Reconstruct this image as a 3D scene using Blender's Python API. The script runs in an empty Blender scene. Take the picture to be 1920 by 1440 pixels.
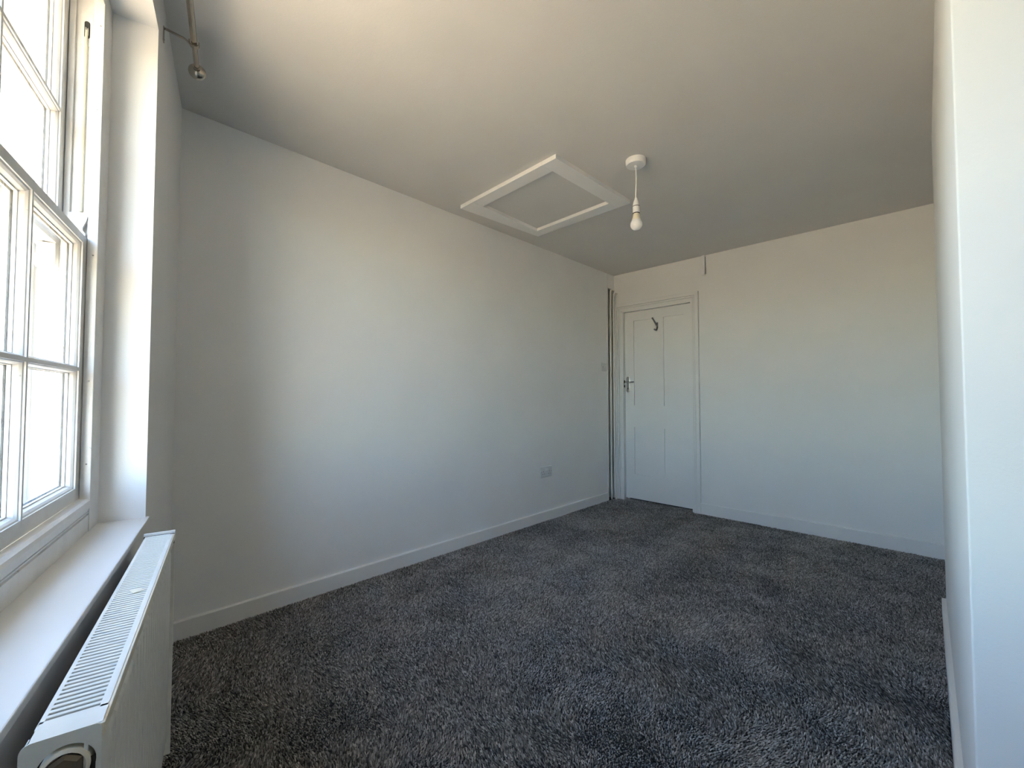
import bpy, bmesh, math, random
import numpy as np
from mathutils import Matrix, Vector
R = math.radians
random.seed(7)
rng = np.random.default_rng(11)
scene = bpy.context.scene
col = scene.collection

# ---------------------------------------------------------------- camera
cam_data = bpy.data.cameras.new('camera')
cam_data.sensor_fit = 'HORIZONTAL'
cam_data.sensor_width = 36.0
cam_data.lens = 791.0 * 36.0 / 1920.0
cam_data.clip_start = 0.02
cam_data.clip_end = 600
cam = bpy.data.objects.new('camera', cam_data)
cam.location = (0, 0, 1.09)
cam.rotation_euler = (R(91.8), 0, R(44.4))
col.objects.link(cam)
scene.camera = cam

# ---------------------------------------------------------------- daylight
SUN_EL, SUN_AZ = 32.0, 84.0          # azimuth measured from +Y towards +X, just behind the facade plane
world = bpy.data.worlds.new('sky')
scene.world = world
world.use_nodes = True
wt = world.node_tree
wt.nodes.clear()
sky = wt.nodes.new('ShaderNodeTexSky')
sky.sky_type = 'NISHITA'
sky.sun_disc = False
sky.sun_elevation = R(SUN_EL)
sky.sun_rotation = R(SUN_AZ)
sky.air_density = 1.0
sky.dust_density = 1.0
sky.ozone_density = 1.0
bg = wt.nodes.new('ShaderNodeBackground')
bg.inputs['Strength'].default_value = 0.62
wo = wt.nodes.new('ShaderNodeOutputWorld')
wt.links.new(sky.outputs[0], bg.inputs['Color'])
wt.links.new(bg.outputs[0], wo.inputs['Surface'])

sun_data = bpy.data.lights.new('sun', 'SUN')
sun_data.energy = 14.5
sun_data.angle = R(0.53)
sun_data.color = (1.0, 0.90, 0.75)
sun = bpy.data.objects.new('sun', sun_data)
_d = Vector((math.sin(R(SUN_AZ)) * math.cos(R(SUN_EL)), math.cos(R(SUN_AZ)) * math.cos(R(SUN_EL)), math.sin(R(SUN_EL))))
sun.rotation_euler = _d.to_track_quat('Z', 'Y').to_euler()
sun.location = (6, 6, 12)
col.objects.link(sun)

vs = scene.view_settings
vs.view_transform = 'Standard'
vs.look = 'None'
vs.gamma = 1.0
vs.use_curve_mapping = False
vs.exposure = 2.77
cy = scene.cycles
cy.max_bounces = 12
cy.diffuse_bounces = 8
cy.glossy_bounces = 4
cy.transparent_max_bounces = 12
cy.sample_clamp_indirect = 12.0
cy.caustics_reflective = False
cy.caustics_refractive = False
cy.use_denoising = True

# ---------------------------------------------------------------- measures
XL, YB, ZC = -2.430, 4.089, 2.428        # long wall, door wall, ceiling
XR, XR2 = 0.052, 0.070                   # near and far face of the wall on the other side
YN, YSTEP = 1.185, 3.030
OX, OY = -2.430, 0.297                   # foot of the corner between long wall and window wall
WROT = R(-12.0)                          # the window wall is skewed
SX, SY = math.cos(WROT), math.sin(WROT)  # along the window wall


def W(s, dep, z=0.0):
    """window-wall coordinates (along, outwards, up) -> world"""
    return (OX + s * SX + dep * SY, OY + s * SY - dep * SX, z)


# ---------------------------------------------------------------- materials
def new_mat(name):
    m = bpy.data.materials.new(name)
    m.use_nodes = True
    nt = m.node_tree
    b = nt.nodes['Principled BSDF']
    return m, nt, b


def ramp(nt, fac, stops):
    r = nt.nodes.new('ShaderNodeValToRGB')
    while len(r.color_ramp.elements) < len(stops):
        r.color_ramp.elements.new(0.5)
    for e, (p, c) in zip(r.color_ramp.elements, stops):
        e.position = p
        e.color = (*c, 1)
    nt.links.new(fac, r.inputs[0])
    return r.outputs[0]


def noise(nt, scale, detail=2.0, rough=0.5, coord='Object', stretch=None):
    tc = nt.nodes.new('ShaderNodeTexCoord')
    src = tc.outputs[coord]
    if stretch:
        mp = nt.nodes.new('ShaderNodeMapping')
        mp.inputs['Scale'].default_value = stretch
        nt.links.new(src, mp.inputs[0])
        src = mp.outputs[0]
    n = nt.nodes.new('ShaderNodeTexNoise')
    n.inputs['Scale'].default_value = scale
    n.inputs['Detail'].default_value = detail
    n.inputs['Roughness'].default_value = rough
    nt.links.new(src, n.inputs['Vector'])
    return n.outputs[0]


def add_bump(nt, b, h, strength, dist):
    bp = nt.nodes.new('ShaderNodeBump')
    bp.inputs['Strength'].default_value = strength
    bp.inputs['Distance'].default_value = dist
    nt.links.new(h, bp.inputs['Height'])
    nt.links.new(bp.outputs[0], b.inputs['Normal'])


def paint(name, c0, c1, rough, bump_scale, bump, dist=0.001, mott=3.0, spec=0.4):
    m, nt, b = new_mat(name)
    nt.links.new(ramp(nt, noise(nt, mott, 4), [(0.3, c0), (0.7, c1)]), b.inputs['Base Color'])
    b.inputs['Roughness'].default_value = rough
    b.inputs['Specular IOR Level'].default_value = spec
    add_bump(nt, b, noise(nt, bump_scale, 3, 0.6), bump, dist)
    return m


def plain(name, c, rough=0.4, metal=0.0, spec=0.5):
    m, nt, b = new_mat(name)
    lo = tuple(v * 0.94 for v in c)
    nt.links.new(ramp(nt, noise(nt, 40, 3), [(0.3, lo), (0.7, c)]), b.inputs['Base Color'])
    b.inputs['Roughness'].default_value = rough
    b.inputs['Metallic'].default_value = metal
    b.inputs['Specular IOR Level'].default_value = spec
    return m


M = {}
M['wall'] = paint('wall_paint', (0.735, 0.735, 0.725), (0.765, 0.765, 0.755), 0.62, 160, 0.25, 0.001)
M['ceiling'] = paint('ceiling_paint', (0.64, 0.625, 0.60), (0.67, 0.655, 0.63), 0.85, 120, 0.35, 0.0012)
M['trim'] = paint('trim_paint', (0.725, 0.725, 0.715), (0.755, 0.755, 0.745), 0.38, 60, 0.06, 0.001)
M['hatch'] = paint('hatch_paint', (0.80, 0.795, 0.78), (0.83, 0.825, 0.81), 0.45, 60, 0.06, 0.001)
M['door'] = paint('door_paint', (0.73, 0.735, 0.73), (0.76, 0.765, 0.76), 0.42, 50, 0.08, 0.001)
M['plastic'] = plain('white_plastic', (0.80, 0.80, 0.79), 0.3)
M['switch_plastic'] = plain('grey_white_plastic', (0.62, 0.63, 0.63), 0.35)
M['cream_plastic'] = plain('cream_plastic', (0.80, 0.74, 0.60), 0.35)
M['dark'] = plain('dark_gap', (0.012, 0.012, 0.012), 0.7)
M['chrome'] = plain('chrome', (0.55, 0.56, 0.58), 0.18, 1.0)
M['nickel'] = plain('satin_nickel', (0.46, 0.42, 0.36), 0.24, 1.0)
M['iron'] = plain('dull_steel', (0.30, 0.30, 0.30), 0.4, 0.9)
M['enamel'] = plain('radiator_enamel', (0.74, 0.73, 0.68), 0.32)
M['enamel_cream'] = plain('yellowed_enamel', (0.74, 0.68, 0.55), 0.35)
M['galv'] = plain('dull_galvanised', (0.35, 0.34, 0.31), 0.5, 0.4)
M['fins'] = plain('shade_dark_fins', (0.10, 0.095, 0.085), 0.8)  # shade inside the radiator put into the colour of fins and back panel
M['bare'] = paint('bare_plaster', (0.34, 0.27, 0.20), (0.47, 0.40, 0.32), 0.9, 30, 0.5, 0.004, 14)
M['pipe'] = plain('painted_pipe', (0.78, 0.76, 0.71), 0.35)
M['cord'] = plain('white_flex', (0.85, 0.84, 0.80), 0.5)
M['rope'] = plain('grubby_sash_cord', (0.52, 0.49, 0.38), 0.9)
M['bulb'] = plain('frosted_bulb', (0.86, 0.85, 0.85), 0.12)
M['copper'] = plain('tarnished_valve', (0.20, 0.165, 0.125), 0.3, 0.85)


def mat_window():
    m, nt, b = new_mat('sash_paint')
    base = ramp(nt, noise(nt, 8, 5, 0.65), [(0.28, (0.60, 0.585, 0.56)), (0.55, (0.71, 0.705, 0.69))])
    spots = ramp(nt, noise(nt, 70, 2), [(0.20, (0.35, 0.33, 0.30)), (0.27, (1, 1, 1))])
    mx = nt.nodes.new('ShaderNodeMix')
    mx.data_type = 'RGBA'
    mx.blend_type = 'MULTIPLY'
    mx.inputs['Factor'].default_value = 0.6
    nt.links.new(base, mx.inputs['A'])
    nt.links.new(spots, mx.inputs['B'])
    nt.links.new(mx.outputs['Result'], b.inputs['Base Color'])
    b.inputs['Roughness'].default_value = 0.36
    add_bump(nt, b, noise(nt, 90, 4, 0.6, stretch=(1, 1, 0.25)), 0.15, 0.001)
    return m


M['sash'] = mat_window()


def mat_exterior():
    m, nt, b = new_mat('weathered_white_paint')
    base = ramp(nt, noise(nt, 9, 6, 0.7, stretch=(1, 1, 0.22)), [(0.30, (0.33, 0.32, 0.29)), (0.6, (0.58, 0.58, 0.55))])
    nt.links.new(base, b.inputs['Base Color'])
    b.inputs['Roughness'].default_value = 0.7
    add_bump(nt, b, noise(nt, 60, 4, 0.6), 0.3, 0.002)
    return m


M['exterior'] = mat_exterior()


def mat_putty():
    m, nt, b = new_mat('cracked_putty')
    base = ramp(nt, noise(nt, 55, 6, 0.75, stretch=(1, 1, 0.5)), [(0.40, (0.18, 0.18, 0.17)), (0.50, (0.70, 0.70, 0.68))])
    nt.links.new(base, b.inputs['Base Color'])
    b.inputs['Roughness'].default_value = 0.8
    return m


M['putty'] = mat_putty()


def mat_glass():
    m = bpy.data.materials.new('window_glass')
    m.use_nodes = True
    nt = m.node_tree
    nt.nodes.clear()
    out = nt.nodes.new('ShaderNodeOutputMaterial')
    tr = nt.nodes.new('ShaderNodeBsdfTransparent')
    tr.inputs[0].default_value = (0.94, 0.96, 0.95, 1)
    gl = nt.nodes.new('ShaderNodeBsdfGlossy')
    gl.inputs['Roughness'].default_value = 0.02
    gl.inputs['Color'].default_value = (0.9, 0.9, 0.9, 1)
    lw = nt.nodes.new('ShaderNodeLayerWeight')
    lw.inputs['Blend'].default_value = 0.5
    pw = nt.nodes.new('ShaderNodeMath')
    pw.operation = 'POWER'
    pw.inputs[1].default_value = 5.0
    nt.links.new(lw.outputs['Facing'], pw.inputs[0])
    sc = nt.nodes.new('ShaderNodeMath')
    sc.operation = 'MULTIPLY_ADD'
    sc.inputs[1].default_value = 0.80
    sc.inputs[2].default_value = 0.03
    nt.links.new(pw.outputs[0], sc.inputs[0])
    mx = nt.nodes.new('ShaderNodeMixShader')
    nt.links.new(sc.outputs[0], mx.inputs[0])
    nt.links.new(tr.outputs[0], mx.inputs[1])
    nt.links.new(gl.outputs[0], mx.inputs[2])
    nt.links.new(mx.outputs[0], out.inputs[0])
    return m


M['glass'] = mat_glass()


def mat_carpet():
    m, nt, b = new_mat('carpet_yarn')
    at = nt.nodes.new('ShaderNodeAttribute')
    at.attribute_name = 'tone'
    c = ramp(nt, at.outputs['Fac'], [(0.0, (0.045, 0.044, 0.042)), (0.5, (0.275, 0.267, 0.256)), (1.0, (0.66, 0.64, 0.615))])
    nt.links.new(c, b.inputs['Base Color'])
    b.inputs['Roughness'].default_value = 0.9
    b.inputs['Specular IOR Level'].default_value = 0.15
    return m


M['carpet'] = mat_carpet()
M['carpet_base'] = paint('carpet_backing', (0.03, 0.03, 0.033), (0.05, 0.05, 0.053), 0.95, 300, 0.6, 0.002, 90, 0.1)
M['ground'] = paint('pale_gravel', (0.52, 0.39, 0.25), (0.62, 0.48, 0.33), 0.95, 6, 0.4, 0.02, 0.6, 0.1)


# ---------------------------------------------------------------- mesh builder
class MB:
    def __init__(self):
        self.bm = bmesh.new()

    def box(self, x0, x1, y0, y1, z0, z1, bev=0.0, seg=2, rot=None):
        t = bmesh.new()
        bmesh.ops.create_cube(t, size=1.0)
        for v in t.verts:
            v.co = ((x0 + x1) / 2 + v.co.x * (x1 - x0), (y0 + y1) / 2 + v.co.y * (y1 - y0), (z0 + z1) / 2 + v.co.z * (z1 - z0))
        if bev:
            bmesh.ops.bevel(t, geom=list(t.edges), offset=bev, segments=seg, profile=0.5, affect='EDGES')
        if rot is not None:
            bmesh.ops.transform(t, matrix=rot, verts=t.verts)
        self.join(t)
        return self

    def join(self, t):
        me = bpy.data.meshes.new('tmp')
        t.to_mesh(me)
        t.free()
        self.bm.from_mesh(me)
        bpy.data.meshes.remove(me)

    def prism(self, pts, fn0, fn1, bev=0.0):
        """closed 2-D polygon; fn0 / fn1 place a 2-D point on the first / second end"""
        t = bmesh.new()
        a = [t.verts.new(fn0(*p)) for p in pts]
        b = [t.verts.new(fn1(*p)) for p in pts]
        n = len(pts)
        for i in range(n):
            t.faces.new((a[i], a[(i + 1) % n], b[(i + 1) % n], b[i]))
        t.faces.new(list(reversed(a)))
        t.faces.new(b)
        bmesh.ops.recalc_face_normals(t, faces=t.faces)
        if bev:
            bmesh.ops.bevel(t, geom=list(t.edges), offset=bev, segments=2, profile=0.5, affect='EDGES')
        self.join(t)
        return self

    def lathe(self, prof, mat4=None, n=32):
        t = bmesh.new()
        rings = []
        for r, z in prof:
            if r < 1e-6:
                rings.append([t.verts.new((0, 0, z))])
            else:
                rings.append([t.verts.new((r * math.cos(2 * math.pi * i / n), r * math.sin(2 * math.pi * i / n), z)) for i in range(n)])
        for p, q in zip(rings, rings[1:]):
            for i in range(n):
                j = (i + 1) % n
                if len(p) == 1 and len(q) == 1:
                    continue
                if len(p) == 1:
                    t.faces.new((p[0], q[j], q[i]))
                elif len(q) == 1:
                    t.faces.new((p[i], p[j], q[0]))
                else:
                    t.faces.new((p[i], p[j], q[j], q[i]))
        for e in (rings[0], rings[-1]):
            if len(e) > 1:
                t.faces.new(e)
        bmesh.ops.recalc_face_normals(t, faces=t.faces)
        if mat4 is not None:
            bmesh.ops.transform(t, matrix=mat4, verts=t.verts)
        self.join(t)
        return self

    def tube(self, path, r, n=14, cap=True):
        t = bmesh.new()
        P = [Vector(p) for p in path]
        rings = []
        up = Vector((0.31, 0.47, 0.83))
        for i, p in enumerate(P):
            d = (P[min(i + 1, len(P) - 1)] - P[max(i - 1, 0)]).normalized()
            u = (up - d * up.dot(d)).normalized()
            v = d.cross(u)
            up = u
            rr = r[i] if isinstance(r, (list, tuple)) else r
            rings.append([t.verts.new(p + (u * math.cos(2 * math.pi * k / n) + v * math.sin(2 * math.pi * k / n)) * rr) for k in range(n)])
        for a, b in zip(rings, rings[1:]):
            for k in range(n):
                t.faces.new((a[k], a[(k + 1) % n], b[(k + 1) % n], b[k]))
        if cap:
            t.faces.new(rings[0])
            t.faces.new(rings[-1])
        bmesh.ops.recalc_face_normals(t, faces=t.faces)
        self.join(t)
        return self

    def build(self, name, mat, parent=None, smooth=False, angle=40):
        me = bpy.data.meshes.new(name)
        self.bm.to_mesh(me)
        self.bm.free()
        me.materials.append(M[mat])
        if smooth:
            me.polygons.foreach_set('use_smooth', [True] * len(me.polygons))
            me.set_sharp_from_angle(angle=R(angle))
        o = bpy.data.objects.new(name, me)
        col.objects.link(o)
        if parent is not None:
            o.parent = parent
        return o


def box(name, mat, parent, *a, bev=0.0, seg=2):
    return MB().box(*a, bev=bev, seg=seg).build(name, mat, parent)


def empty(name, loc=(0, 0, 0), rz=0.0, parent=None):
    o = bpy.data.objects.new(name, None)
    o.empty_display_size = 0.1
    o.location = loc
    o.rotation_euler = (0, 0, rz)
    col.objects.link(o)
    if parent is not None:
        o.parent = parent
    return o


def tag(o, label, cat, group=None, kind=None):
    o['label'] = label
    o['category'] = cat
    if group:
        o['group'] = group
    if kind:
        o['kind'] = kind
    return o


def at_window(o):
    o.location = (OX, OY, 0)
    o.rotation_euler = (0, 0, WROT)
    return o


def fillet(path, rad, n=6):
    """round the corners of a polyline"""
    P = [Vector(p) for p in path]
    out = [P[0]]
    for a, b, c in zip(P, P[1:], P[2:]):
        u, v = (a - b).normalized(), (c - b).normalized()
        r = min(rad, (a - b).length * 0.49, (c - b).length * 0.49)
        p0, p2 = b + u * r, b + v * r
        for i in range(n + 1):
            k = i / n
            out.append(p0 * (1 - k) ** 2 + b * 2 * k * (1 - k) + p2 * k * k)
    out.append(P[-1])
    return out


# ================================================================ THE SETTING
EXT = 0.36                                # outer face of the window wall
plan = [W(-0.30, EXT), W(4.30, EXT), (1.75, 4.45, 0), (-2.80, 4.45, 0)]
plan2 = [(p[0], p[1]) for p in plan]

o = MB().prism(plan2, lambda x, y: (x, y, -0.16), lambda x, y: (x, y, -0.004)).build('floor', 'carpet_base')
tag(o, 'floor slab under the dark grey carpet', 'floor', kind='structure')

# ceiling, one slab with an opening behind the hatch closed by the hatch itself
o = MB().prism(plan2, lambda x, y: (x, y, ZC), lambda x, y: (x, y, ZC + 0.12)).build('ceiling', 'ceiling')
tag(o, 'off-white rolled plaster ceiling', 'ceiling', kind='structure')

# long wall, ending short of the corner where a pipe chase is left open
b = MB()
b.box(XL - 0.22, XL, -0.25, 3.942, -0.10, ZC + 0.02)
wl = b.build('wall_left', 'wall')
tag(wl, 'long plain white wall between the window and the door', 'wall', kind='structure')
box('edge_bead', 'trim', wl, XL - 0.10, XL + 0.003, 3.941, 3.957, 0.0, ZC, bev=0.001)
box('chase_board', 'wall', wl, XL - 0.022, XL, 3.957, YB + 0.02, 2.275, ZC)
box('chase_back', 'bare', wl, XL - 0.22, XL - 0.085, 3.90, YB + 0.15, -0.02, ZC)

# door wall
DX0, DX1, DZ = -2.345, -1.570, 2.032
b = MB()
b.box(XL - 0.10, DX0, YB, YB + 0.11, -0.10, ZC + 0.02)
b.box(DX1, XR2 + 0.20, YB, YB + 0.11, -0.10, ZC + 0.02)
b.box(DX0, DX1, YB, YB + 0.11, DZ, ZC + 0.02)
wb = b.build('wall_back', 'wall')
tag(wb, 'white end wall that holds the panelled door', 'wall', kind='structure')
o = box('door_light_seal', 'wall', None, XL - 0.22, 0.27, YB + 0.20, YB + 0.30, -0.10, ZC + 0.02)  # unseen slab, added to stop daylight leaking under the door
tag(o, 'unseen slab added behind the closed door to keep daylight out', 'wall', kind='structure')

# wall on the other side: a short return that faces the window, then a long face with a slight step
pts = [(XR, YN), (1.60, YN), (1.60, YB + 0.2), (XR2, YB + 0.2), (XR2, YSTEP), (XR, YSTEP)]
b = MB().prism(pts, lambda x, y: (x, y, -0.10), lambda x, y: (x, y, ZC + 0.02))
bmesh.ops.bevel(b.bm, geom=[e for e in b.bm.edges if all(abs(v.co.x - XR) < 1e-4 and abs(v.co.y - YN) < 1e-4 for v in e.verts)], offset=0.004, segments=3, profile=0.5, affect='EDGES')
wr = b.build('wall_right', 'wall', smooth=True)
tag(wr, 'white projecting wall whose corner stands nearest the camera', 'wall', kind='structure')
o = box('wall_nook', 'wall', None, 1.30, 1.42, -1.2, YN + 0.02, -0.10, ZC + 0.02)
tag(o, 'white side wall of the nook beside the window', 'wall', kind='structure')

# window wall, in its own skewed coordinates (x along, y into the room)
WS0, WS1, WZ0, WZ1 = 0.720, 2.006, 0.706, 2.264
b = MB()
b.box(-0.30, WS0, -EXT, 0, -0.10, ZC + 0.02)
b.box(WS1, 4.20, -EXT, 0, -0.10, ZC + 0.02)
b.box(WS0, WS1, -EXT, 0, -0.10, WZ0)
b.box(WS0, WS1, -EXT, 0, WZ1, ZC + 0.02)
wf = at_window(b.build('wall_front', 'wall'))
tag(wf, 'white window wall with a deep plastered reveal', 'wall', kind='structure')

# skirting boards
def skirting(name, p0, p1, h, t, label, z0=-0.006):
    """board of height h, face on the line p0-p1, thickness t to its left"""
    p0, p1 = Vector(p0), Vector(p1)
    L = (p1 - p0).length
    d = (p1 - p0).normalized()
    prof = [(0, z0), (t, z0), (t, h - 0.004), (t - 0.004, h), (0, h)]
    n = Vector((-d.y, d.x))
    def place(q):
        return lambda a, z: (q.x + n.x * a, q.y + n.y * a, z)
    o = MB().prism(prof, place(p0), place(p1)).build(name, 'trim')
    return tag(o, label, 'skirting board', kind='structure')

skirting('baseboard_left', (XL, 3.925), (XL, OY + 0.004), 0.085, -0.018 * -1, 'long white skirting board under the plain wall')
skirting('baseboard_back', (XR2, YB), (-1.517, YB), 0.101, 0.018, 'white skirting board to the side of the door')
skirting('baseboard_right', (XR, YN + 0.02), (XR, YSTEP), 0.090, 0.016, 'cream white skirting board along the projecting wall')

o = MB().box(-90, 90, -150, 30, -3.4, -3.2).build('ground', 'ground')
tag(o, 'pale sunlit gravel ground outside the window', 'ground', kind='structure')

# ================================================================ SASH WINDOW
win = at_window(empty('window_1'))
tag(win, 'white painted multi-pane sliding sash window with worn putty', 'window', kind='structure')

DL = 0.107          # inner face of the box lining
SB = 0.812          # edge of the staff bead
SP = 0.800          # pulley stile face
S_MID = (WS0 + WS1) / 2
mir = lambda s: 2 * S_MID - s     # mirror about the window's middle
D0 = 0.130          # front of lower sash
D1 = 0.181          # front of upper sash


def wbox(b, s0, s1, d0, d1, z0, z1, bev=0.0):
    b.box(min(s0, s1), max(s0, s1), -max(d0, d1), -min(d0, d1), z0, z1, bev=bev)


# linings (both sides, head), pulley stiles, parting beads, outer linings
for f in (lambda s: s, mir):
    b = MB(); wbox(b, f(WS0), f(SB), DL, 0.129, 0.72, WZ1, 0.0015); bl = b.build('box_lining', 'sash', win)
    for nz, nd in ((2.150, 0.1150), (1.905, 0.1175), (1.488, 0.1160), (1.135, 0.1170), (0.905, 0.1165)):
        MB().lathe([(0.0, 0.0), (0.0022, 0.0), (0.0016, 0.0006), (0.0, 0.0007)], Matrix.Translation((f(SB), -nd, nz)) @ Matrix.Rotation(R(90 if f(1) == 1 else -90), 4, 'Y'), 10).build('nail_head', 'iron', bl)
    b = MB(); wbox(b, f(WS0), f(SP), 0.129, 0.235, 0.72, WZ1); ps = b.build('pulley_stile', 'sash', win)
    b = MB(); wbox(b, f(SP), f(SP + 0.009), 0.1665, 0.1785, 0.74, 2.235, 0.001); b.build('parting_bead', 'sash', win)
    b = MB(); wbox(b, f(WS0), f(0.822), 0.230, 0.252, 0.72, WZ1, 0.0015); b.build('outer_lining', 'exterior', win)
    b = MB(); wbox(b, f(WS0), f(0.775), 0.252, 0.285, 0.72, WZ1, 0.004); wbox(b, f(WS0), f(0.748), 0.285, EXT + 0.05, 0.66, WZ1 + 0.04, 0.006); b.build('outer_reveal', 'exterior', win)
    # pulley: face plate, dark slot, wheel, cord
    pz = 2.132
    def stadium(w, h, n=8):
        out = []
        for i in range(n + 1):
            a = math.pi * i / n
            out.append((w / 2 * math.cos(a), h / 2 - w / 2 + w / 2 * math.sin(a)))
        for i in range(n + 1):
            a = math.pi + math.pi * i / n
            out.append((w / 2 * math.cos(a), -h / 2 + w / 2 + w / 2 * math.sin(a)))
        return out
    sgn = 1 if f(1) == 1 else -1
    e = 0.001 * sgn
    b = MB(); wbox(b, f(SP) - 0.0005 * sgn, f(SP) + 0.0010 * sgn, 0.1325, 0.1570, 2.086, 2.185, 0.0004); pp = b.build('pulley_plate', 'sash', win)
    b = MB()
    b.prism(stadium(0.012, 0.050), lambda a, z: (f(SP) - 0.002 * sgn, -(0.1445 + a), pz + z), lambda a, z: (f(SP) + 0.0014 * sgn, -(0.1445 + a), pz + z))
    b.build('pulley_slot', 'dark', pp)
    b = MB()
    b.lathe([(0.0, -0.0035), (0.017, -0.0035), (0.014, 0.0), (0.017, 0.0035), (0.0, 0.0035)], Matrix.Translation((f(SP - 0.010), -0.1445, pz - 0.004)) @ Matrix.Rotation(R(90), 4, 'X'), 20)
    b.build('pulley_wheel', 'galv', pp, smooth=True)
    b = MB()
    b.tube([(f(SP + 0.004), -0.1450, 2.128 - i * 0.02) for i in range(27)], 0.0032, 8)
    b.build('sash_cord', 'rope', win, smooth=True)

b = MB(); wbox(b, WS0, WS1, DL, 0.129, 2.218, WZ1, 0.0015); b.build('head_lining', 'sash', win)
b = MB(); wbox(b, WS0, WS1, 0.129, 0.235, 2.236, WZ1); b.build('head', 'sash', win)
b = MB(); wbox(b, WS0, WS1, 0.230, EXT + 0.05, 2.225, WZ1 + 0.04, 0.004); b.build('outer_head', 'exterior', win)

# bottom bead, fascia with two grooves, outer sill, inner board
b = MB()
prof = [(DL - 0.004, 0.788), (DL - 0.004, 0.799), (DL - 0.001, 0.806), (DL + 0.006, 0.810), (0.129, 0.811), (0.129, 0.788)]
b.prism(prof, lambda d, z: (SB - 0.006, -d, z), lambda d, z: (mir(SB - 0.006), -d, z))
b.build('bottom_bead', 'sash', win)
b = MB()
prof = [(DL + 0.002, 0.715), (DL + 0.002, 0.7655), (DL + 0.0065, 0.7665), (DL + 0.0065, 0.7700), (DL + 0.002, 0.7710), (DL + 0.002, 0.7740), (DL + 0.0045, 0.7746), (DL + 0.0045, 0.7766), (DL + 0.002, 0.7772), (DL + 0.002, 0.789), (0.135, 0.789), (0.135, 0.715)]
b.prism(prof, lambda d, z: (WS0 + 0.012, -d, z), lambda d, z: (mir(WS0 + 0.012), -d, z))
b.build('bottom_fascia', 'sash', win)
b = MB()
b.prism([(0.128, 0.66), (0.128, 0.806), (0.200, 0.793), (EXT + 0.09, 0.745), (EXT + 0.09, 0.66)], lambda d, z: (WS0, -d, z), lambda d, z: (WS1, -d, z))
b.build('outer_sill', 'exterior', win)
b = MB()
ov, tk, lo = -0.009, DL + 0.02, 0.706
pl_ = [(WS0 - 0.014, ov), (WS1 + 0.014, ov), (WS1 + 0.014, -0.0002), (WS1 - 0.0002, -0.0002), (WS1 - 0.0002, tk), (WS0 + 0.0002, tk), (WS0 + 0.0002, -0.0002), (WS0 - 0.014, -0.0002)]
b.prism(pl_, lambda s, d: (s, -d, lo), lambda s, d: (s, -d, 0.720))
bmesh.ops.bevel(b.bm, geom=[e for e in b.bm.edges if all(abs(v.co.y - 0.009) < 1e-5 for v in e.verts)], offset=0.002, segments=2, profile=0.5, affect='EDGES')
b.build('window_board', 'trim', win)


# sash members: (across, depth-from-front) profiles
def stile_prof(w):
    """flat face w wide, then fillet, ovolo and glazing rebate, then back"""
    return [(0, 0), (w, 0), (w, 0.003), (w + 0.003, 0.0045), (w + 0.0065, 0.009), (w + 0.0085, 0.015), (w + 0.0088, 0.018),
            (w + 0.0115, 0.018), (w + 0.0115, 0.024), (w + 0.002, 0.0245), (w + 0.002, 0.042), (0, 0.042)]


BARP = [(-0.0045, 0), (0.0045, 0), (0.0045, 0.003), (0.0070, 0.0045), (0.0092, 0.009), (0.0105, 0.015), (0.0108, 0.018), (0.0125, 0.018),
        (0.0125, 0.024), (0.0035, 0.0245), (0.0030, 0.042), (-0.0030, 0.042), (-0.0035, 0.0245), (-0.0125, 0.024), (-0.0125, 0.018), (-0.0108, 0.018), (-0.0105, 0.015), (-0.0092, 0.009),
        (-0.0070, 0.0045), (-0.0045, 0.003)]


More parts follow.
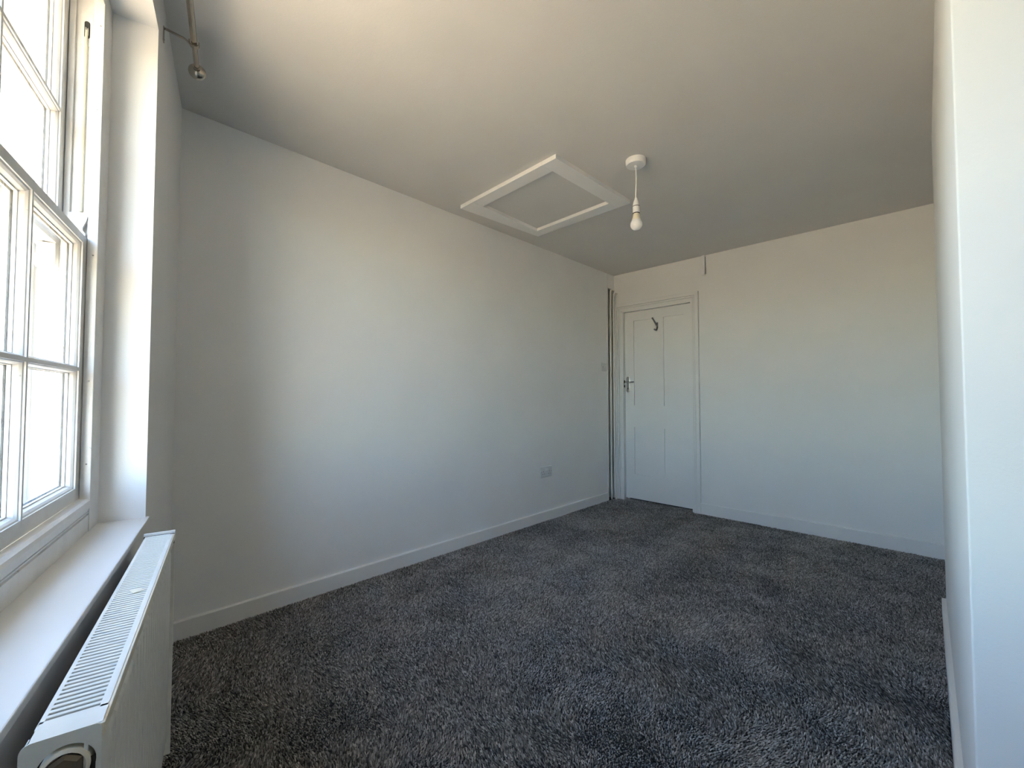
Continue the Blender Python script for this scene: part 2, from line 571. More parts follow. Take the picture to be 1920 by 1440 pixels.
def sash(name, dfront, sl, w, zb, hb, zt, ht, zbar, label):
    """stiles from sl (outer edge) with flat width w; bottom rail zb..zb+hb flat, top rail zt-ht..zt flat"""
    sr = mir(sl)
    b = MB()
    P = stile_prof(w)
    b.prism(P, lambda a, d: (sl + a, -(dfront + d), zb), lambda a, d: (sl + a, -(dfront + d), zt))
    b.prism(P, lambda a, d: (sr - a, -(dfront + d), zb), lambda a, d: (sr - a, -(dfront + d), zt))
    b.prism(stile_prof(hb), lambda a, d: (sl + w * 0.5, -(dfront + d), zb + a), lambda a, d: (sr - w * 0.5, -(dfront + d), zb + a))
    b.prism(stile_prof(ht), lambda a, d: (sl + w * 0.5, -(dfront + d), zt - a), lambda a, d: (sr - w * 0.5, -(dfront + d), zt - a))
    root = b.build(name, 'sash', win)
    root['label'] = label
    s0, s1 = sl + w, sr - w
    pw = (s1 - s0) / 3
    bars = [s0 + pw, s0 + 2 * pw]
    for sb in bars:
        MB().prism(BARP, lambda a, d: (sb + a, -(dfront + d), zb + hb * 0.6), lambda a, d: (sb + a, -(dfront + d), zt - ht * 0.6)).build('glazing_bar', 'sash', root)
    edges = [s0] + bars + [s1]
    for k in range(3):
        MB().prism(BARP, lambda a, d: (edges[k] + 0.002, -(dfront + d), zbar + a), lambda a, d: (edges[k + 1] - 0.002, -(dfront + d), zbar + a)).build('glazing_bar', 'sash', root)
        for (za, zc) in ((zb + hb, zbar), (zbar, zt - ht)):
            g = MB()
            g.box(edges[k] + 0.004, edges[k + 1] - 0.004, -(dfront + 0.0275), -(dfront + 0.0245), za + 0.004, zc - 0.004)
            pane = g.build('pane', 'glass', root)
            # weathered putty fillet round the outside of the pane
            q = MB()
            x0, x1 = edges[k] + 0.003, edges[k + 1] - 0.003
            d_in, d_out, t = dfront + 0.0277, dfront + 0.040, 0.012
            tri = [(0, d_in), (t, d_in), (0, d_out)]
            q.prism(tri, lambda a, d: (x0 + a, -d, za), lambda a, d: (x0 + a, -d, zc))
            q.prism(tri, lambda a, d: (x1 - a, -d, za), lambda a, d: (x1 - a, -d, zc))
            q.prism(tri, lambda a, d: (x0, -d, za + 0.002 + a), lambda a, d: (x1, -d, za + 0.002 + a))
            q.prism(tri, lambda a, d: (x0, -d, zc - 0.002 - a), lambda a, d: (x1, -d, zc - 0.002 - a))
            q.build('putty', 'putty', root)
    return root


lower = sash('lower_sash', D0, 0.807, 0.037, 0.811, 0.034, 1.534, 0.022, 1.166, 'lower sliding sash, nearer the room')
upper = sash('upper_sash', D1, 0.804, 0.038, 1.500, 0.022, 2.236, 0.036, 1.862, 'upper sash set further out')
for f in (lambda s: s, mir):
    # horn at the top of the lower stile, ogee towards the room
    prof = [(D0 + 0.003, 1.530), (D0 + 0.003, 1.546), (D0 + 0.0075, 1.552), (D0 + 0.0085, 1.560), (D0 + 0.005, 1.570), (D0 + 0.001, 1.582), (D0 - 0.001, 1.592), (D0 + 0.001, 1.598), (D0 + 0.036, 1.599), (D0 + 0.036, 1.530)]
    MB().prism(prof, lambda d, z: (f(0.8075), -d, z), lambda d, z: (f(0.815), -d, z)).build('sash_horn', 'sash', lower)
    # moulded horn below the upper sash's meeting rail
    prof = [(D1 + 0.002, 1.505), (D1 + 0.002, 1.440), (D1 + 0.006, 1.432), (D1 + 0.036, 1.432), (D1 + 0.041, 1.442), (D1 + 0.040, 1.460), (D1 + 0.034, 1.476), (D1 + 0.033, 1.486), (D1 + 0.040, 1.494), (D1 + 0.042, 1.505)]
    MB().prism(prof, lambda d, z: (f(0.8045), -d, z), lambda d, z: (f(0.842), -d, z)).build('sash_horn', 'sash', upper)

# ================================================================ RADIATOR
RL, RW, RH = 0.832, 0.062, 0.600
rad = empty('radiator', W(0.930, -0.026, 0.115), WROT + R(0.57))
tag(rad, 'white fluted panel radiator with slotted top grille below the window', 'radiator')


def flute_panel():
    pitch = 0.0333
    n = 24
    x0 = 0.016
    xs, prof = [], []
    k_per = 10
    x_list = [0.0, 0.006]
    for i in range(n):
        for k in (0, 0.03, 0.055, 0.09, 0.25, 0.5, 0.75, 0.91, 0.945, 0.97):
            x_list.append(x0 + (i + k) * pitch)
    x_list += [x0 + n * pitch, RL - 0.006, RL]
    zs = [0.0, 0.004, 0.020, 0.035] + [0.035 + 0.010 * i for i in range(1, 4)] + [0.12, 0.25, 0.38, 0.50] + [0.505 + 0.004 * i for i in range(0, 17)] + [0.578, 0.584]
    V, F = [], []
    for z in zs:
        for x in x_list:
            u = (x - x0) / pitch
            y = 0.0
            if 0 <= u <= n:
                fr = u - math.floor(u)
                arch = abs(math.sin(math.pi * min(max(fr, 0), 1)))
                ridge = min(1.0, min(fr, 1 - fr) / 0.085)
                ridge = ridge * ridge * (3 - 2 * ridge) * (0.86 + 0.14 * arch)
                top = 0.562 - 0.026 * (1 - arch) ** 1.3
                lo = 0.045 + 0.012 * (1 - arch) ** 1.5
                e = min(max((top - z) / 0.007, 0), 1) * min(max((z - lo) / 0.010, 0), 1)
                e = e * e * (3 - 2 * e)
                y = 0.0072 * ridge * e
            V.append((x, RW - 0.0105 + y, z))
    w = len(x_list)
    for j in range(len(zs) - 1):
        for i in range(w - 1):
            a = j * w + i
            F.append((a + 1, a, a + w, a + w + 1))
    # close the back
    nb = len(V)
    V.extend([(0, RW - 0.014, 0), (RL, RW - 0.014, 0), (RL, RW - 0.014, zs[-1]), (0, RW - 0.014, zs[-1])])
    F.append((nb, nb + 1, nb + 2, nb + 3))
    top0 = (len(zs) - 1) * w
    F.append(tuple([nb + 3, nb + 2] + [top0 + i for i in reversed(range(w))]))
    F.append(tuple([nb + 1, nb] + list(range(w))))
    F.append(tuple([nb, nb + 3] + [j * w for j in reversed(range(len(zs)))]))
    F.append(tuple([nb + 2, nb + 1] + [j * w + w - 1 for j in range(len(zs))]))
    me = bpy.data.meshes.new('front_panel')
    me.from_pydata(V, [], F)
    me.materials.append(M['enamel'])
    me.polygons.foreach_set('use_smooth', [True] * len(me.polygons))
    me.set_sharp_from_angle(angle=R(50))
    o = bpy.data.objects.new('front_panel', me)
    col.objects.link(o)
    o.parent = rad


flute_panel()
# convector fins behind the panel, seen through the grille
V, F = [], []
nf = 60
for i in range(nf):
    x = 0.03 + i * (RL - 0.06) / (nf - 1)
    y = 0.010 if i % 2 else RW - 0.016
    V += [(x, y, 0.03), (x, y, 0.545)]
    if i:
        F.append((2 * i - 2, 2 * i, 2 * i + 1, 2 * i - 1))
me = bpy.data.meshes.new('convector_fins')
me.from_pydata(V, [], F)
me.materials.append(M['fins'])
o = bpy.data.objects.new('convector_fins', me)
col.objects.link(o)
o.parent = rad
box('back_panel', 'fins', rad, 0.01, RL - 0.01, 0.003, 0.006, 0.02, 0.585)

# top grille: rails joined by slats, front lip yellowed
GZ0, GZ1 = RH - 0.003, RH
b = MB()
b.box(0.012, RL - 0.030, 0.002, 0.0075, GZ0 - 0.008, GZ1, 0.001)
b.box(0.012, RL - 0.030, RW - 0.0085, RW, GZ0 - 0.001, GZ1, 0.0008)
b.box(0.012, 0.020, 0.002, RW, GZ0, GZ1, 0.0008)
b.box(RL - 0.040, RL - 0.026, 0.002, RW, GZ0, GZ1, 0.0008)
grille = b.build('top_grille', 'enamel', rad)
b = MB(); b.box(0.012, RL - 0.0015, RW - 0.0012, RW + 0.0030, GZ1 - 0.016, GZ1 - 0.001, 0.0008)
lip = b.build('grille_lip', 'enamel_cream', rad)
lip['label'] = 'yellowed front lip of the grille'
ns = 77
pitch = (RL - 0.040 - 0.020 + 0.0045) / ns
sl = None
for i in range(1, ns):
    x = 0.020 + i * pitch - 0.0045
    if sl is None:
        b = MB()
        b.box(-0.0001, 0.0058, 0.006, RW - 0.007, GZ0, GZ1, 0.0008)
        s_ = b.build('slat', 'enamel', grille)
        sl = s_
    else:
        s_ = sl.copy()
        col.objects.link(s_)
        s_.parent = grille
    s_.location = (x, 0, 0)

# far end cap: a thin strip standing off the grille with a black gap
b = MB(); b.box(-0.002, 0.004, -0.002, RW + 0.003, 0.0, RH + 0.006, 0.0015); b.build('end_cap', 'enamel', rad)
b = MB(); b.box(0.0042, 0.0115, -0.001, RW + 0.0015, 0.572, RH - 0.001); b.build('end_gap', 'dark', rad)

# near side cover: rounded top edge and a round hole with the blanked pipe tail in it
HC = (0.034, 0.563)
HR = 0.0245


def side_cover():
    t = bmesh.new()
    out = []
    w0, w1, h = -0.003, RW + 0.0005, RH + 0.001
    for (cx, cz, a0) in ((w1 - 0.006, h - 0.006, 0), (w0 + 0.010, h - 0.010, 90)):
        r = 0.006 if a0 == 0 else 0.010
        for k in range(7):
            a = R(a0 + 90 * k / 6)
            out.append((cx + r * math.cos(a), cz + r * math.sin(a)))
    out += [(w0, 0.0), (w1, 0.0)]
    hole = [(HC[0] + HR * math.cos(2 * math.pi * k / 40), HC[1] + HR * math.sin(2 * math.pi * k / 40)) for k in range(40)]
    notch = []
    for lp in (out, hole):
        vs_ = [t.verts.new((RL, y, z)) for y, z in lp]
        for i in range(len(vs_)):
            t.edges.new((vs_[i], vs_[(i + 1) % len(vs_)]))
    bmesh.ops.triangle_fill(t, edges=list(t.edges), use_beauty=True, use_dissolve=False)
    bmesh.ops.recalc_face_normals(t, faces=t.faces)
    ext = bmesh.ops.extrude_face_region(t, geom=list(t.faces))
    for v in [g for g in ext['geom'] if isinstance(g, bmesh.types.BMVert)]:
        v.co.x -= 0.0015
    # return along the top, rolled over the grille end
    bmesh.ops.recalc_face_normals(t, faces=t.faces)
    b = MB()
    b.join(t)
    prof = [(RL - 0.034, RH - 0.0015), (RL - 0.034, RH + 0.0008), (RL - 0.010, RH + 0.0012), (RL - 0.004, RH - 0.0002), (RL - 0.0008, RH - 0.0040), (RL, RH - 0.010), (RL - 0.0015, RH - 0.010), (RL - 0.003, RH - 0.0045), (RL - 0.006, RH - 0.0018)]
    b.prism(prof, lambda x, z: (x, w0 + 0.007, z), lambda x, z: (x, w1, z))
    b.box(RL - 0.030, RL - 0.0005, w1 - 0.0016, w1, 0.0, RH - 0.006, 0.0005)
    b.box(RL - 0.030, RL - 0.0005, w0, w0 + 0.0016, 0.0, RH - 0.010, 0.0005)
    return b.build('side_cover', 'enamel', rad, smooth=True, angle=35)


side_cover()
rotx = Matrix.Rotation(R(90), 4, 'Y')
b = MB().lathe([(0.030, -0.0035), (0.0255, -0.0035), (0.0245, -0.0005), (0.0258, 0.0008), (0.0290, 0.0)], Matrix.Translation((RL + 0.0002, HC[0], HC[1])) @ rotx, 40)
b.bm.free()
b = MB().lathe([(0.0, -0.020), (0.0215, -0.020), (0.0225, -0.004), (0.0215, 0.002), (0.0180, 0.0035), (0.0165, 0.001), (0.0165, -0.003)], Matrix.Translation((RL - 0.001, HC[0] - 0.0012, HC[1] - 0.0015)) @ rotx, 40)
col_ = b.build('tail_collar', 'enamel_cream', rad, smooth=True)
b = MB().lathe([(0.0, 0.0), (0.0166, 0.0), (0.0166, 0.0035), (0.0120, 0.0062), (0.0, 0.0066)], Matrix.Translation((RL - 0.003, HC[0] - 0.0012, HC[1] - 0.0015)) @ rotx, 6)
b.build('blanking_plug', 'copper', rad)
box('notch', 'dark', rad, RL - 0.001, RL + 0.0004, 0.0535, 0.0580, 0.545, 0.566)
box('cavity', 'dark', rad, RL - 0.032, RL - 0.022, 0.004, RW - 0.004, 0.50, RH - 0.012)
for x in (0.15, RL - 0.15):
    box('wall_bracket', 'galv', rad, x - 0.02, x + 0.02, -0.0255, 0.004, 0.10, 0.50)
# valve tails down to the floor
for x in (0.02, RL - 0.02):
    b = MB().tube(fillet([(x, 0.030, 0.03), (x, 0.030, -0.03), (x, 0.030, -0.1075)], 0.01), 0.0075, 12)
    b.build('valve_tail', 'pipe', rad, smooth=True)

# paint flake lying on the grille
b = MB()
b.prism([(-0.010, -0.008), (0.009, -0.010), (0.011, 0.007), (-0.008, 0.009)], lambda x, y: (x, y, 0.0), lambda x, y: (x, y, 0.0012))
fl = b.build('paint_flake', 'cream_plastic')
fl.location = W(1.345, -0.0685, 0.7152)
fl.rotation_euler = (0, 0, R(20))
tag(fl, 'tiny cream paint flake lying on the radiator grille', 'paint flake')

# ================================================================ CURTAIN POLE
pole = at_window(empty('curtain_pole'))
tag(pole, 'satin nickel curtain pole with ball finials above the window', 'curtain pole')
PD, PZ = 0.084, 2.330
s_a, s_b = 0.492, 2.235
roty = Matrix.Rotation(R(90), 4, 'Y')
b = MB().tube([(0.640, PD, PZ), (s_b - 0.15, PD, PZ)], 0.0098, 20)
pole_m = b.build('pole', 'nickel', pole, smooth=True)
MB().tube([(s_a, PD, PZ), (0.645, PD, PZ)], 0.0084, 20).build('inner_pole', 'nickel', pole, smooth=True)
MB().tube([(s_b - 0.155, PD, PZ), (s_b, PD, PZ)], 0.0084, 20).build('inner_pole', 'nickel', pole, smooth=True)
for s, sg in ((s_a, -1), (s_b, 1)):
    prof = [(0.0, 0.0), (0.0115, 0.0), (0.0118, 0.010), (0.0105, 0.016)]
    for k in range(1, 13):
        a = math.pi * (k / 12.0) * 0.86 + math.pi * 0.14
        prof.append((0.0285 * math.sin(a) if k < 12 else 0.0, 0.016 + 0.0195 - 0.0215 * math.cos(a)))
    b = MB().lathe(prof, Matrix.Translation((s - sg * 0.008, PD, PZ)) @ Matrix.Rotation(R(90 * sg), 4, 'Y'), 32)
    b.build('finial', 'nickel', pole, smooth=True, angle=60)
for s in (0.622, mir(0.622) + 0.02):
    b = MB()
    b.box(s - 0.0075, s + 0.0075, 0.0, 0.003, PZ - 0.034, PZ + 0.018, 0.001)
    br = b.build('bracket', 'nickel', pole)
    b = MB()
    arm = [(0.002, PZ + 0.014), (0.056, PZ + 0.004), (0.066, PZ - 0.002), (PD - 0.011, PZ - 0.010), (PD, PZ - 0.0155)]
    pr = [(y, z - 0.0015) for y, z in arm] + [(y, z + 0.0015) for y, z in reversed(arm)]
    b.prism(pr, lambda y, z: (s - 0.005, y, z), lambda y, z: (s + 0.005, y, z))
    b.build('bracket_arm', 'nickel', br)
    b = MB()
    ring = []
    for k in range(25):
        a = R(-200 + 220 * k / 24)
        ring.append((PD + 0.0155 * math.cos(a), PZ + 0.0155 * math.sin(a)))
    for k in reversed(range(25)):
        a = R(-200 + 220 * k / 24)
        ring.append((PD + 0.0125 * math.cos(a), PZ + 0.0125 * math.sin(a)))
    b.prism(ring, lambda y, z: (s - 0.008, y, z), lambda y, z: (s + 0.008, y, z))
    b.build('bracket_cup', 'nickel', br)
    b = MB().lathe([(0.0, 0.0), (0.003, 0.0), (0.002, 0.0015), (0.0, 0.0018)], Matrix.Translation((s, 0.003, PZ - 0.026)) @ Matrix.Rotation(R(-90), 4, 'X'), 12)
    b.build('screw', 'iron', br, smooth=True)

# ================================================================ DOOR
door = empty('door_1', (0, YB, 0))
tag(door, 'white four-panel door with chrome lever handle', 'door', kind='structure')
LX0, LX1, LZ0, LZ1 = -2.314, -1.600, 0.022, 2.003
LY = 0.026          # face of the leaf behind the wall face
T = 0.040
PX = [(-2.213, -2.004), (-1.884, -1.676)]
PZs = [(0.277, 0.774), (1.004, 1.905)]
b = MB()
b.box(LX0, PX[0][0], LY, LY + T, LZ0, LZ1)
b.box(PX[1][1], LX1, LY, LY + T, LZ0, LZ1)
b.box(PX[0][1], PX[1][0], LY, LY + T, LZ0, LZ1)
for (a, c) in ((LZ0, PZs[0][0]), (PZs[0][1], PZs[1][0]), (PZs[1][1], LZ1)):
    for (x0, x1) in PX:
        b.box(x0, x1, LY, LY + T, a, c)
leaf = b.build('door_leaf', 'door', door)
for (x0, x1) in PX:
    for (z0, z1) in PZs:
        box('door_panel', 'door', leaf, x0 - 0.001, x1 + 0.001, LY + 0.013, LY + T - 0.009, z0 - 0.001, z1 + 0.001)
# lining and stops
box('door_jamb', 'trim', door, DX0, LX0 - 0.004, -0.012, 0.11, -0.006, DZ)
box('door_jamb', 'trim', door, LX1 + 0.003, DX1, -0.012, 0.11, -0.006, DZ)
box('door_head', 'trim', door, DX0, DX1, -0.012, 0.11, LZ1 + 0.002, DZ)
box('door_stop', 'trim', door, LX0 - 0.004, LX0 + 0.012, LY + T + 0.002, 0.11, -0.006, LZ1)
box('door_stop', 'trim', door, LX1 - 0.012, LX1 + 0.003, LY + T + 0.002, 0.11, -0.006, LZ1)
box('under_door_shade', 'dark', door, LX0, LX1, LY + 0.004, 0.11, -0.006, -0.001)  # near-black sheet painting the shade in the gap under the door

# architrave: stepped moulding, (distance from the opening, thickness)
ARC = [(0.0, 0.0), (0.0, 0.016), (0.015, 0.016), (0.0155, 0.009), (0.0195, 0.009), (0.020, 0.022), (0.033, 0.022), (0.0335, 0.014), (0.0375, 0.014), (0.038, 0.030), (0.068, 0.030), (0.070, 0.028), (0.070, 0.0)]
AX0, AX1, AZ = LX0 - 0.030, LX1 + 0.012, LZ1 + 0.024
zt = lambda a: AZ + a
b = MB().prism(ARC, lambda a, t: (AX1 + a, -t, -0.006), lambda a, t: (AX1 + a, -t, AZ + a))
b.build('architrave', 'trim', door)
b = MB().prism(ARC, lambda a, t: (AX0 - a, -t, -0.006), lambda a, t: (AX0 - a, -t, AZ + a))
b.build('architrave', 'trim', door)
b = MB().prism(ARC, lambda a, t: (AX0 - a, -t, AZ + a), lambda a, t: (AX1 + a, -t, AZ + a))
b.build('architrave', 'trim', door)

# lever handle on a long rounded back plate
hx, hz = -2.279, 1.226
hd = MB().prism([(hx + p[0], hz + p[1]) for p in stadium(0.040, 0.168, 10)], lambda x, z: (x, LY - 0.006, z), lambda x, z: (x, LY, z), bev=0.0012).build('handle', 'chrome', leaf)
lev = MB()
lev.lathe([(0.0, 0.0), (0.010, 0.0), (0.010, 0.030), (0.0, 0.030)], Matrix.Translation((hx, LY - 0.004, 1.252)) @ Matrix.Rotation(R(90), 4, 'X'), 20)
lev.tube(fillet([(hx - 0.012, LY - 0.034, 1.254), (hx, LY - 0.036, 1.253), (hx + 0.03, LY - 0.040, 1.246), (hx + 0.060, LY - 0.042, 1.250), (hx + 0.088, LY - 0.040, 1.252)], 0.02), 0.0075, 12)
lev.build('lever', 'chrome', leaf, smooth=True)
box('keyhole', 'dark', leaf, hx - 0.003, hx + 0.003, LY - 0.0066, LY - 0.003, 1.176, 1.192)
for z0, z1 in ((1.243, 1.272), (1.196, 1.222)):
    box('latch_slot', 'dark', door, LX0 - 0.0046, LX0 - 0.0012, LY - 0.022, LY - 0.002, z0, z1)

# hat and coat hook screwed to the door
b = MB().box(-1.955, -1.937, LY - 0.003, LY, 1.800, 1.858, 0.001)
b.tube(fillet([(-1.946, LY - 0.003, 1.822), (-1.946, LY - 0.020, 1.826), (-1.960, LY - 0.048, 1.870), (-1.972, LY - 0.062, 1.902)], 0.02), [0.007] * 2 + [0.0080] * 13 + [0.0100], 12)
b.tube(fillet([(-1.944, LY - 0.003, 1.812), (-1.943, LY - 0.016, 1.790), (-1.942, LY - 0.030, 1.772), (-1.948, LY - 0.050, 1.776), (-1.957, LY - 0.055, 1.784)], 0.012), 0.0078, 12)
hk = b.build('coat_hook', 'iron', leaf, smooth=True)
hk['label'] = 'dull steel hat and coat hook'

# ================================================================ PIPES IN THE CORNER
def heating_pipe(x, y, ztop, r, label, kink=False):
    path = [(x, y, -0.004), (x, y, ztop), (x + 0.010, YB + 0.015, ztop)]
    if kink:
        path = [(x + 0.016, y - 0.004, -0.004), (x + 0.016, y - 0.004, 0.065), (x, y, 0.115), (x, y, ztop), (x + 0.014, YB + 0.015, ztop)]
    root = MB().tube(fillet(path, 0.040, 8), r, 16).build('heating_pipe', 'pipe', smooth=True)
    tag(root, label, 'pipe', 'painted pipes in the corner by the door')
    return root


p1 = heating_pipe(-2.440, 4.030, 2.266, 0.011, 'thicker white heating pipe close to the open chase in the corner')
p2 = heating_pipe(-2.402, 4.034, 2.226, 0.0085, 'thinner white pipe with a kink beside the door architrave', True)
for z in (1.972, 0.80):
    MB().box(-2.52, -2.436, 4.022, 4.036, z - 0.006, z + 0.006, 0.002).build('pipe_clip', 'plastic', p1)

# ================================================================ LOFT HATCH
hatch = empty('loft_hatch', (0, 0, ZC))
tag(hatch, 'white square loft hatch framed with flat boards in the ceiling', 'loft hatch')
HO = [(-1.422, 1.796), (-2.284, 1.820), (-2.234, 2.584), (-1.400, 2.575)]
HI = [(-1.520, 1.888), (-2.148, 1.909), (-2.166, 2.494), (-1.504, 2.475)]
HT = 0.025


def board(quad, name='frame_board'):
    MB().prism(quad, lambda x, y: (x, y, 0.0), lambda x, y: (x, y, -HT), bev=0.0008).build(name, 'hatch', hatch)


def lerp_line(p, q, r, s):
    """intersection of line pq with line rs"""
    d1, d2 = Vector(q) - Vector(p), Vector(s) - Vector(r)
    den = d1.x * d2.y - d1.y * d2.x
    k = ((r[0] - p[0]) * d2.y - (r[1] - p[1]) * d2.x) / den
    return (p[0] + d1.x * k, p[1] + d1.y * k)


# boards butt against each other: two run full length, two sit between them
A = lerp_line(HI[0], HI[3], HO[0], HO[1]); Bq = lerp_line(HI[0], HI[3], HO[2], HO[3])
Cq = lerp_line(HI[1], HI[2], HO[0], HO[1]); Dq = lerp_line(HI[1], HI[2], HO[2], HO[3])
g = 0.0006
board([HO[0], A, Bq, HO[3]])
board([Cq, HO[1], HO[2], Dq])
board([(A[0] - g, A[1]), (Cq[0] + g, Cq[1]), (HI[1][0] + g, HI[1][1]), (HI[0][0] - g, HI[0][1])])
board([(HI[3][0] - g, HI[3][1]), (HI[2][0] + g, HI[2][1]), (Dq[0] + g, Dq[1]), (Bq[0] - g, Bq[1])])
hp = [(HI[0][0] - .003, HI[0][1] + .003), (HI[1][0] + .003, HI[1][1] + .003), (HI[2][0] + .003, HI[2][1] - .003), (HI[3][0] - .003, HI[3][1] - .003)]
MB().prism(hp, lambda x, y: (x, y, 0.0), lambda x, y: (x, y, -0.004)).build('hatch_panel', 'ceiling', hatch)

# ================================================================ PENDANT LIGHT
pend = empty('pendant_light', (-1.138, 2.160, ZC))
tag(pend, 'bare frosted bulb hanging on a white flex from a round ceiling rose', 'pendant light')
b = MB().lathe([(0.0, 0.0), (0.0545, 0.0), (0.0555, -0.004), (0.0540, -0.026), (0.0500, -0.032), (0.0, -0.034)], None, 48)
rose = b.build('ceiling_rose', 'plastic', pend, smooth=True)
b = MB().lathe([(0.0090, -0.034), (0.0085, -0.044), (0.0050, -0.047), (0.0, -0.047)], None, 20)
b.build('cord_grip', 'plastic', rose, smooth=True)
b = MB().tube([(0.002 * math.sin(i * 0.35), 0, -0.045 - i * 0.0137) for i in range(14)] , 0.0036, 10)
b.build('flex', 'cord', pend, smooth=True)
b = MB().lathe([(0.0, -0.218), (0.0070, -0.218), (0.0085, -0.226), (0.0150, -0.240), (0.0180, -0.258), (0.0183, -0.264)], None, 32)
hold = b.build('lamp_holder', 'plastic', pend, smooth=True)
b = MB().lathe([(0.0, -0.2645), (0.0188, -0.2645), (0.0188, -0.2675), (0.0, -0.2675)], None, 32); b.build('holder_ring', 'dark', hold)
b = MB().lathe([(0.0, -0.268), (0.0192, -0.268), (0.0190, -0.300), (0.0185, -0.3035), (0.0, -0.3035)], None, 32); b.build('holder_skirt', 'plastic', hold, smooth=True)
b = MB().lathe([(0.0, -0.304), (0.0190, -0.304), (0.0190, -0.308), (0.0, -0.308)], None, 32); b.build('holder_ring', 'dark', hold)
b = MB().lathe([(0.0, -0.308), (0.0170, -0.308), (0.0180, -0.318), (0.0215, -0.334), (0.0262, -0.345)], None, 32)
bn = b.build('bulb_neck', 'cream_plastic', pend, smooth=True)
prof = [(0.0262, -0.345)]
for k in range(1, 13):
    a = R(52 + (180 - 52) * k / 12)
    prof.append((0.0332 * math.sin(a) if k < 12 else 0.0, -0.3685 + 0.0332 * math.cos(a)))
b = MB().lathe(prof, None, 40)
b.build('bulb_globe', 'bulb', pend, smooth=True)

# ================================================================ FITTINGS ON THE WALLS
def faceplate(name, y0, y1, z0, z1, t, mat):
    return MB().box(XL, XL + t, y0, y1, z0, z1, 0.003).build(name, mat)


sock = empty('wall_socket', (XL, 2.910, 0.429))
tag(sock, 'white double power socket low on the long wall', 'wall socket')
box('socket_plate', 'switch_plastic', sock, 0.0, 0.009, -0.078, 0.078, -0.047, 0.047, bev=0.0025)
for sy in (-0.040, 0.040):
    for (dy, dz, w, h) in ((0, 0.010, 0.004, 0.009), (-0.011, -0.012, 0.007, 0.004), (0.011, -0.012, 0.007, 0.004)):
        box('pin_hole', 'dark', sock, 0.008, 0.0093, sy + dy - w / 2, sy + dy + w / 2, dz - h / 2 - 0.006, dz + h / 2 - 0.006)
for sy in (-0.011, 0.011):
    box('rocker', 'plastic', sock, 0.008, 0.0125, sy - 0.008, sy + 0.008, 0.010, 0.030, bev=0.001)
for sy in (-0.067, 0.067):
    MB().lathe([(0.0, 0.0), (0.0035, 0.0), (0.003, 0.0012), (0.0, 0.0014)], Matrix.Translation((0.0088, sy, 0.0)) @ rotx, 12).build('screw', 'iron', sock)

sw = empty('light_switch', (XL, 3.870, 1.411))
tag(sw, 'white single light switch beside the pipes near the door', 'light switch')
box('switch_plate', 'switch_plastic', sw, 0.0, 0.009, -0.046, 0.046, -0.043, 0.043, bev=0.0025)
box('rocker', 'plastic', sw, 0.008, 0.013, -0.006, 0.006, -0.011, 0.011, bev=0.0012)
for sy in (-0.031, 0.031):
    MB().lathe([(0.0, 0.0), (0.0035, 0.0), (0.003, 0.0012), (0.0, 0.0014)], Matrix.Translation((0.0088, sy, 0.0)) @ rotx, 12).build('screw', 'iron', sw)

tr = MB().box(-1.484, -1.456, YB - 0.014, YB, 2.247, ZC, 0.0015).build('cable_trunking', 'plastic')
tag(tr, 'short white cable trunking hanging from the ceiling above the door corner', 'cable trunking')
b = MB().tube([(-1.4535, YB - 0.004, 2.415), (-1.4525, YB - 0.004, 2.36), (-1.4500, YB - 0.004, 2.30), (-1.4490, YB - 0.004, 2.25)], 0.0022, 8)
b.build('cable', 'iron', tr, smooth=True)  # thin dark line drawn for the trunking's dark right edge

# ================================================================ CARPET PILE
def value_noise(x, y, cell, seed):
    r = np.random.default_rng(seed)
    n = 256
    g = r.random((n, n))
    u, v = x / cell + 40.0, y / cell + 40.0
    i, j = np.floor(u).astype(int), np.floor(v).astype(int)
    fu, fv = u - i, v - j
    fu, fv = fu * fu * (3 - 2 * fu), fv * fv * (3 - 2 * fv)
    i0, i1, j0, j1 = i % n, (i + 1) % n, j % n, (j + 1) % n
    return (g[i0, j0] * (1 - fu) * (1 - fv) + g[i1, j0] * fu * (1 - fv) + g[i0, j1] * (1 - fu) * fv + g[i1, j1] * fu * fv)


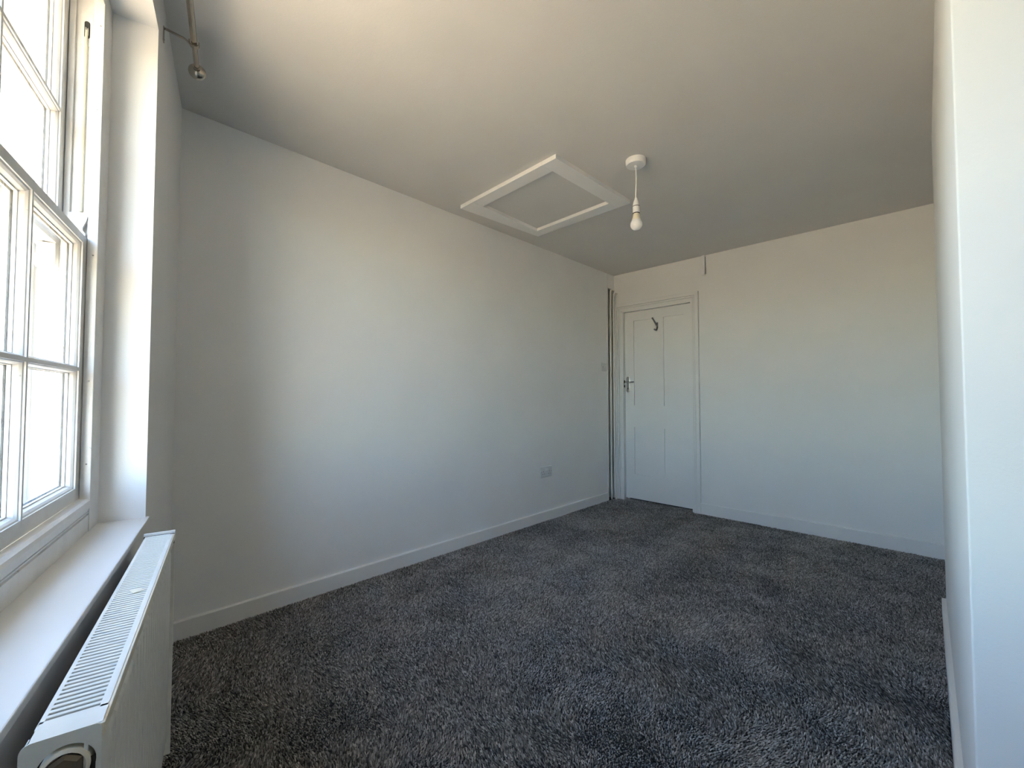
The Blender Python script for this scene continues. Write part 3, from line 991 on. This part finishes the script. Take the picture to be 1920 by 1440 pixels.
def carpet():
    sp = 0.0062
    gx = np.arange(XL + 0.020, 1.30, sp)
    gy = np.arange(-0.60, YB + 0.06, sp * 0.9)
    X, Y = np.meshgrid(gx, gy)
    X = X + (np.arange(len(gy)) % 2)[:, None] * sp * 0.5
    X, Y = X.ravel(), Y.ravel()
    X = X + rng.normal(0, sp * 0.22, X.size)
    Y = Y + rng.normal(0, sp * 0.22, X.size)
    line = OY + (X - OX) * (SY / SX)                       # window wall line
    keep = (Y > line + 0.004) & ((X < XR - 0.002) | ((X < XR2 - 0.002) & (Y > YSTEP)) | (Y < YN - 0.003))
    keep &= ~((Y > YB - 0.019) & ((X > -1.585) | (X < -2.325)))
    keep &= ~((X > XR - 0.017) & (Y > YN) & (Y < YSTEP))
    X, Y = X[keep], Y[keep]
    n = X.size
    # pile lies in patches: footmarks and sweep marks
    la = value_noise(X, Y, 0.34, 1) * 0.42 + value_noise(X, Y, 0.13, 2) * 0.38 + value_noise(X, Y, 0.055, 5) * 0.20
    lb = value_noise(X, Y, 0.30, 3) * 0.45 + value_noise(X, Y, 0.12, 4) * 0.38 + value_noise(X, Y, 0.05, 6) * 0.17
    lx = (la - 0.5) * 0.030 + rng.normal(0, 0.0016, n)
    ly = (lb - 0.5) * 0.030 + rng.normal(0, 0.0016, n)
    h = 0.0092 + rng.normal(0, 0.0012, n)
    mag = np.hypot(lx, ly)
    cl = np.minimum(1.0, 0.0062 / np.maximum(mag, 1e-6))
    lx, ly = lx * cl, ly * cl
    h = h - 0.25 * np.hypot(lx, ly)
    ang = rng.random(n) * 2 * np.pi
    rad_ = 0.0032
    z0 = -0.0045
    V = np.empty((n, 6, 3), np.float32)
    for k in range(3):
        a = ang + k * 2 * np.pi / 3
        V[:, k, 0] = X + rad_ * np.cos(a)
        V[:, k, 1] = Y + rad_ * np.sin(a)
        V[:, k, 2] = z0
        V[:, 3 + k, 0] = X + lx + 0.0017 * np.cos(a + 0.5)
        V[:, 3 + k, 1] = Y + ly + 0.0017 * np.sin(a + 0.5)
        V[:, 3 + k, 2] = z0 + h
    base = (np.arange(n) * 6)[:, None]
    quads = np.array([[0, 1, 4, 3], [1, 2, 5, 4], [2, 0, 3, 5]])
    tri = np.array([3, 4, 5])
    loops = np.concatenate([(base[:, :, None] + quads[None]).reshape(n, 12), base + tri[None]], axis=1).astype(np.int32)
    me = bpy.data.meshes.new('carpet')
    me.vertices.add(n * 6)
    me.vertices.foreach_set('co', V.ravel())
    me.loops.add(n * 15)
    me.loops.foreach_set('vertex_index', loops.ravel())
    me.polygons.add(n * 4)
    st = (np.arange(n) * 15)[:, None] + np.array([0, 4, 8, 12])[None]
    me.polygons.foreach_set('loop_start', st.ravel().astype(np.int32))
    me.update(calc_edges=True)
    tone = np.clip(rng.normal(0.46, 0.25, n) + (la - 0.5) * 0.60, 0, 1).astype(np.float32)  # random yarn tone per tuft, plus pile-lean shading painted in as patches
    at = me.attributes.new('tone', 'FLOAT', 'POINT')
    at.data.foreach_set('value', np.repeat(tone, 6))
    me.materials.append(M['carpet'])
    o = bpy.data.objects.new('carpet', me)
    col.objects.link(o)
    tag(o, 'dark charcoal grey twist-pile carpet covering the whole floor', 'carpet', kind='stuff')
    return n


carpet()
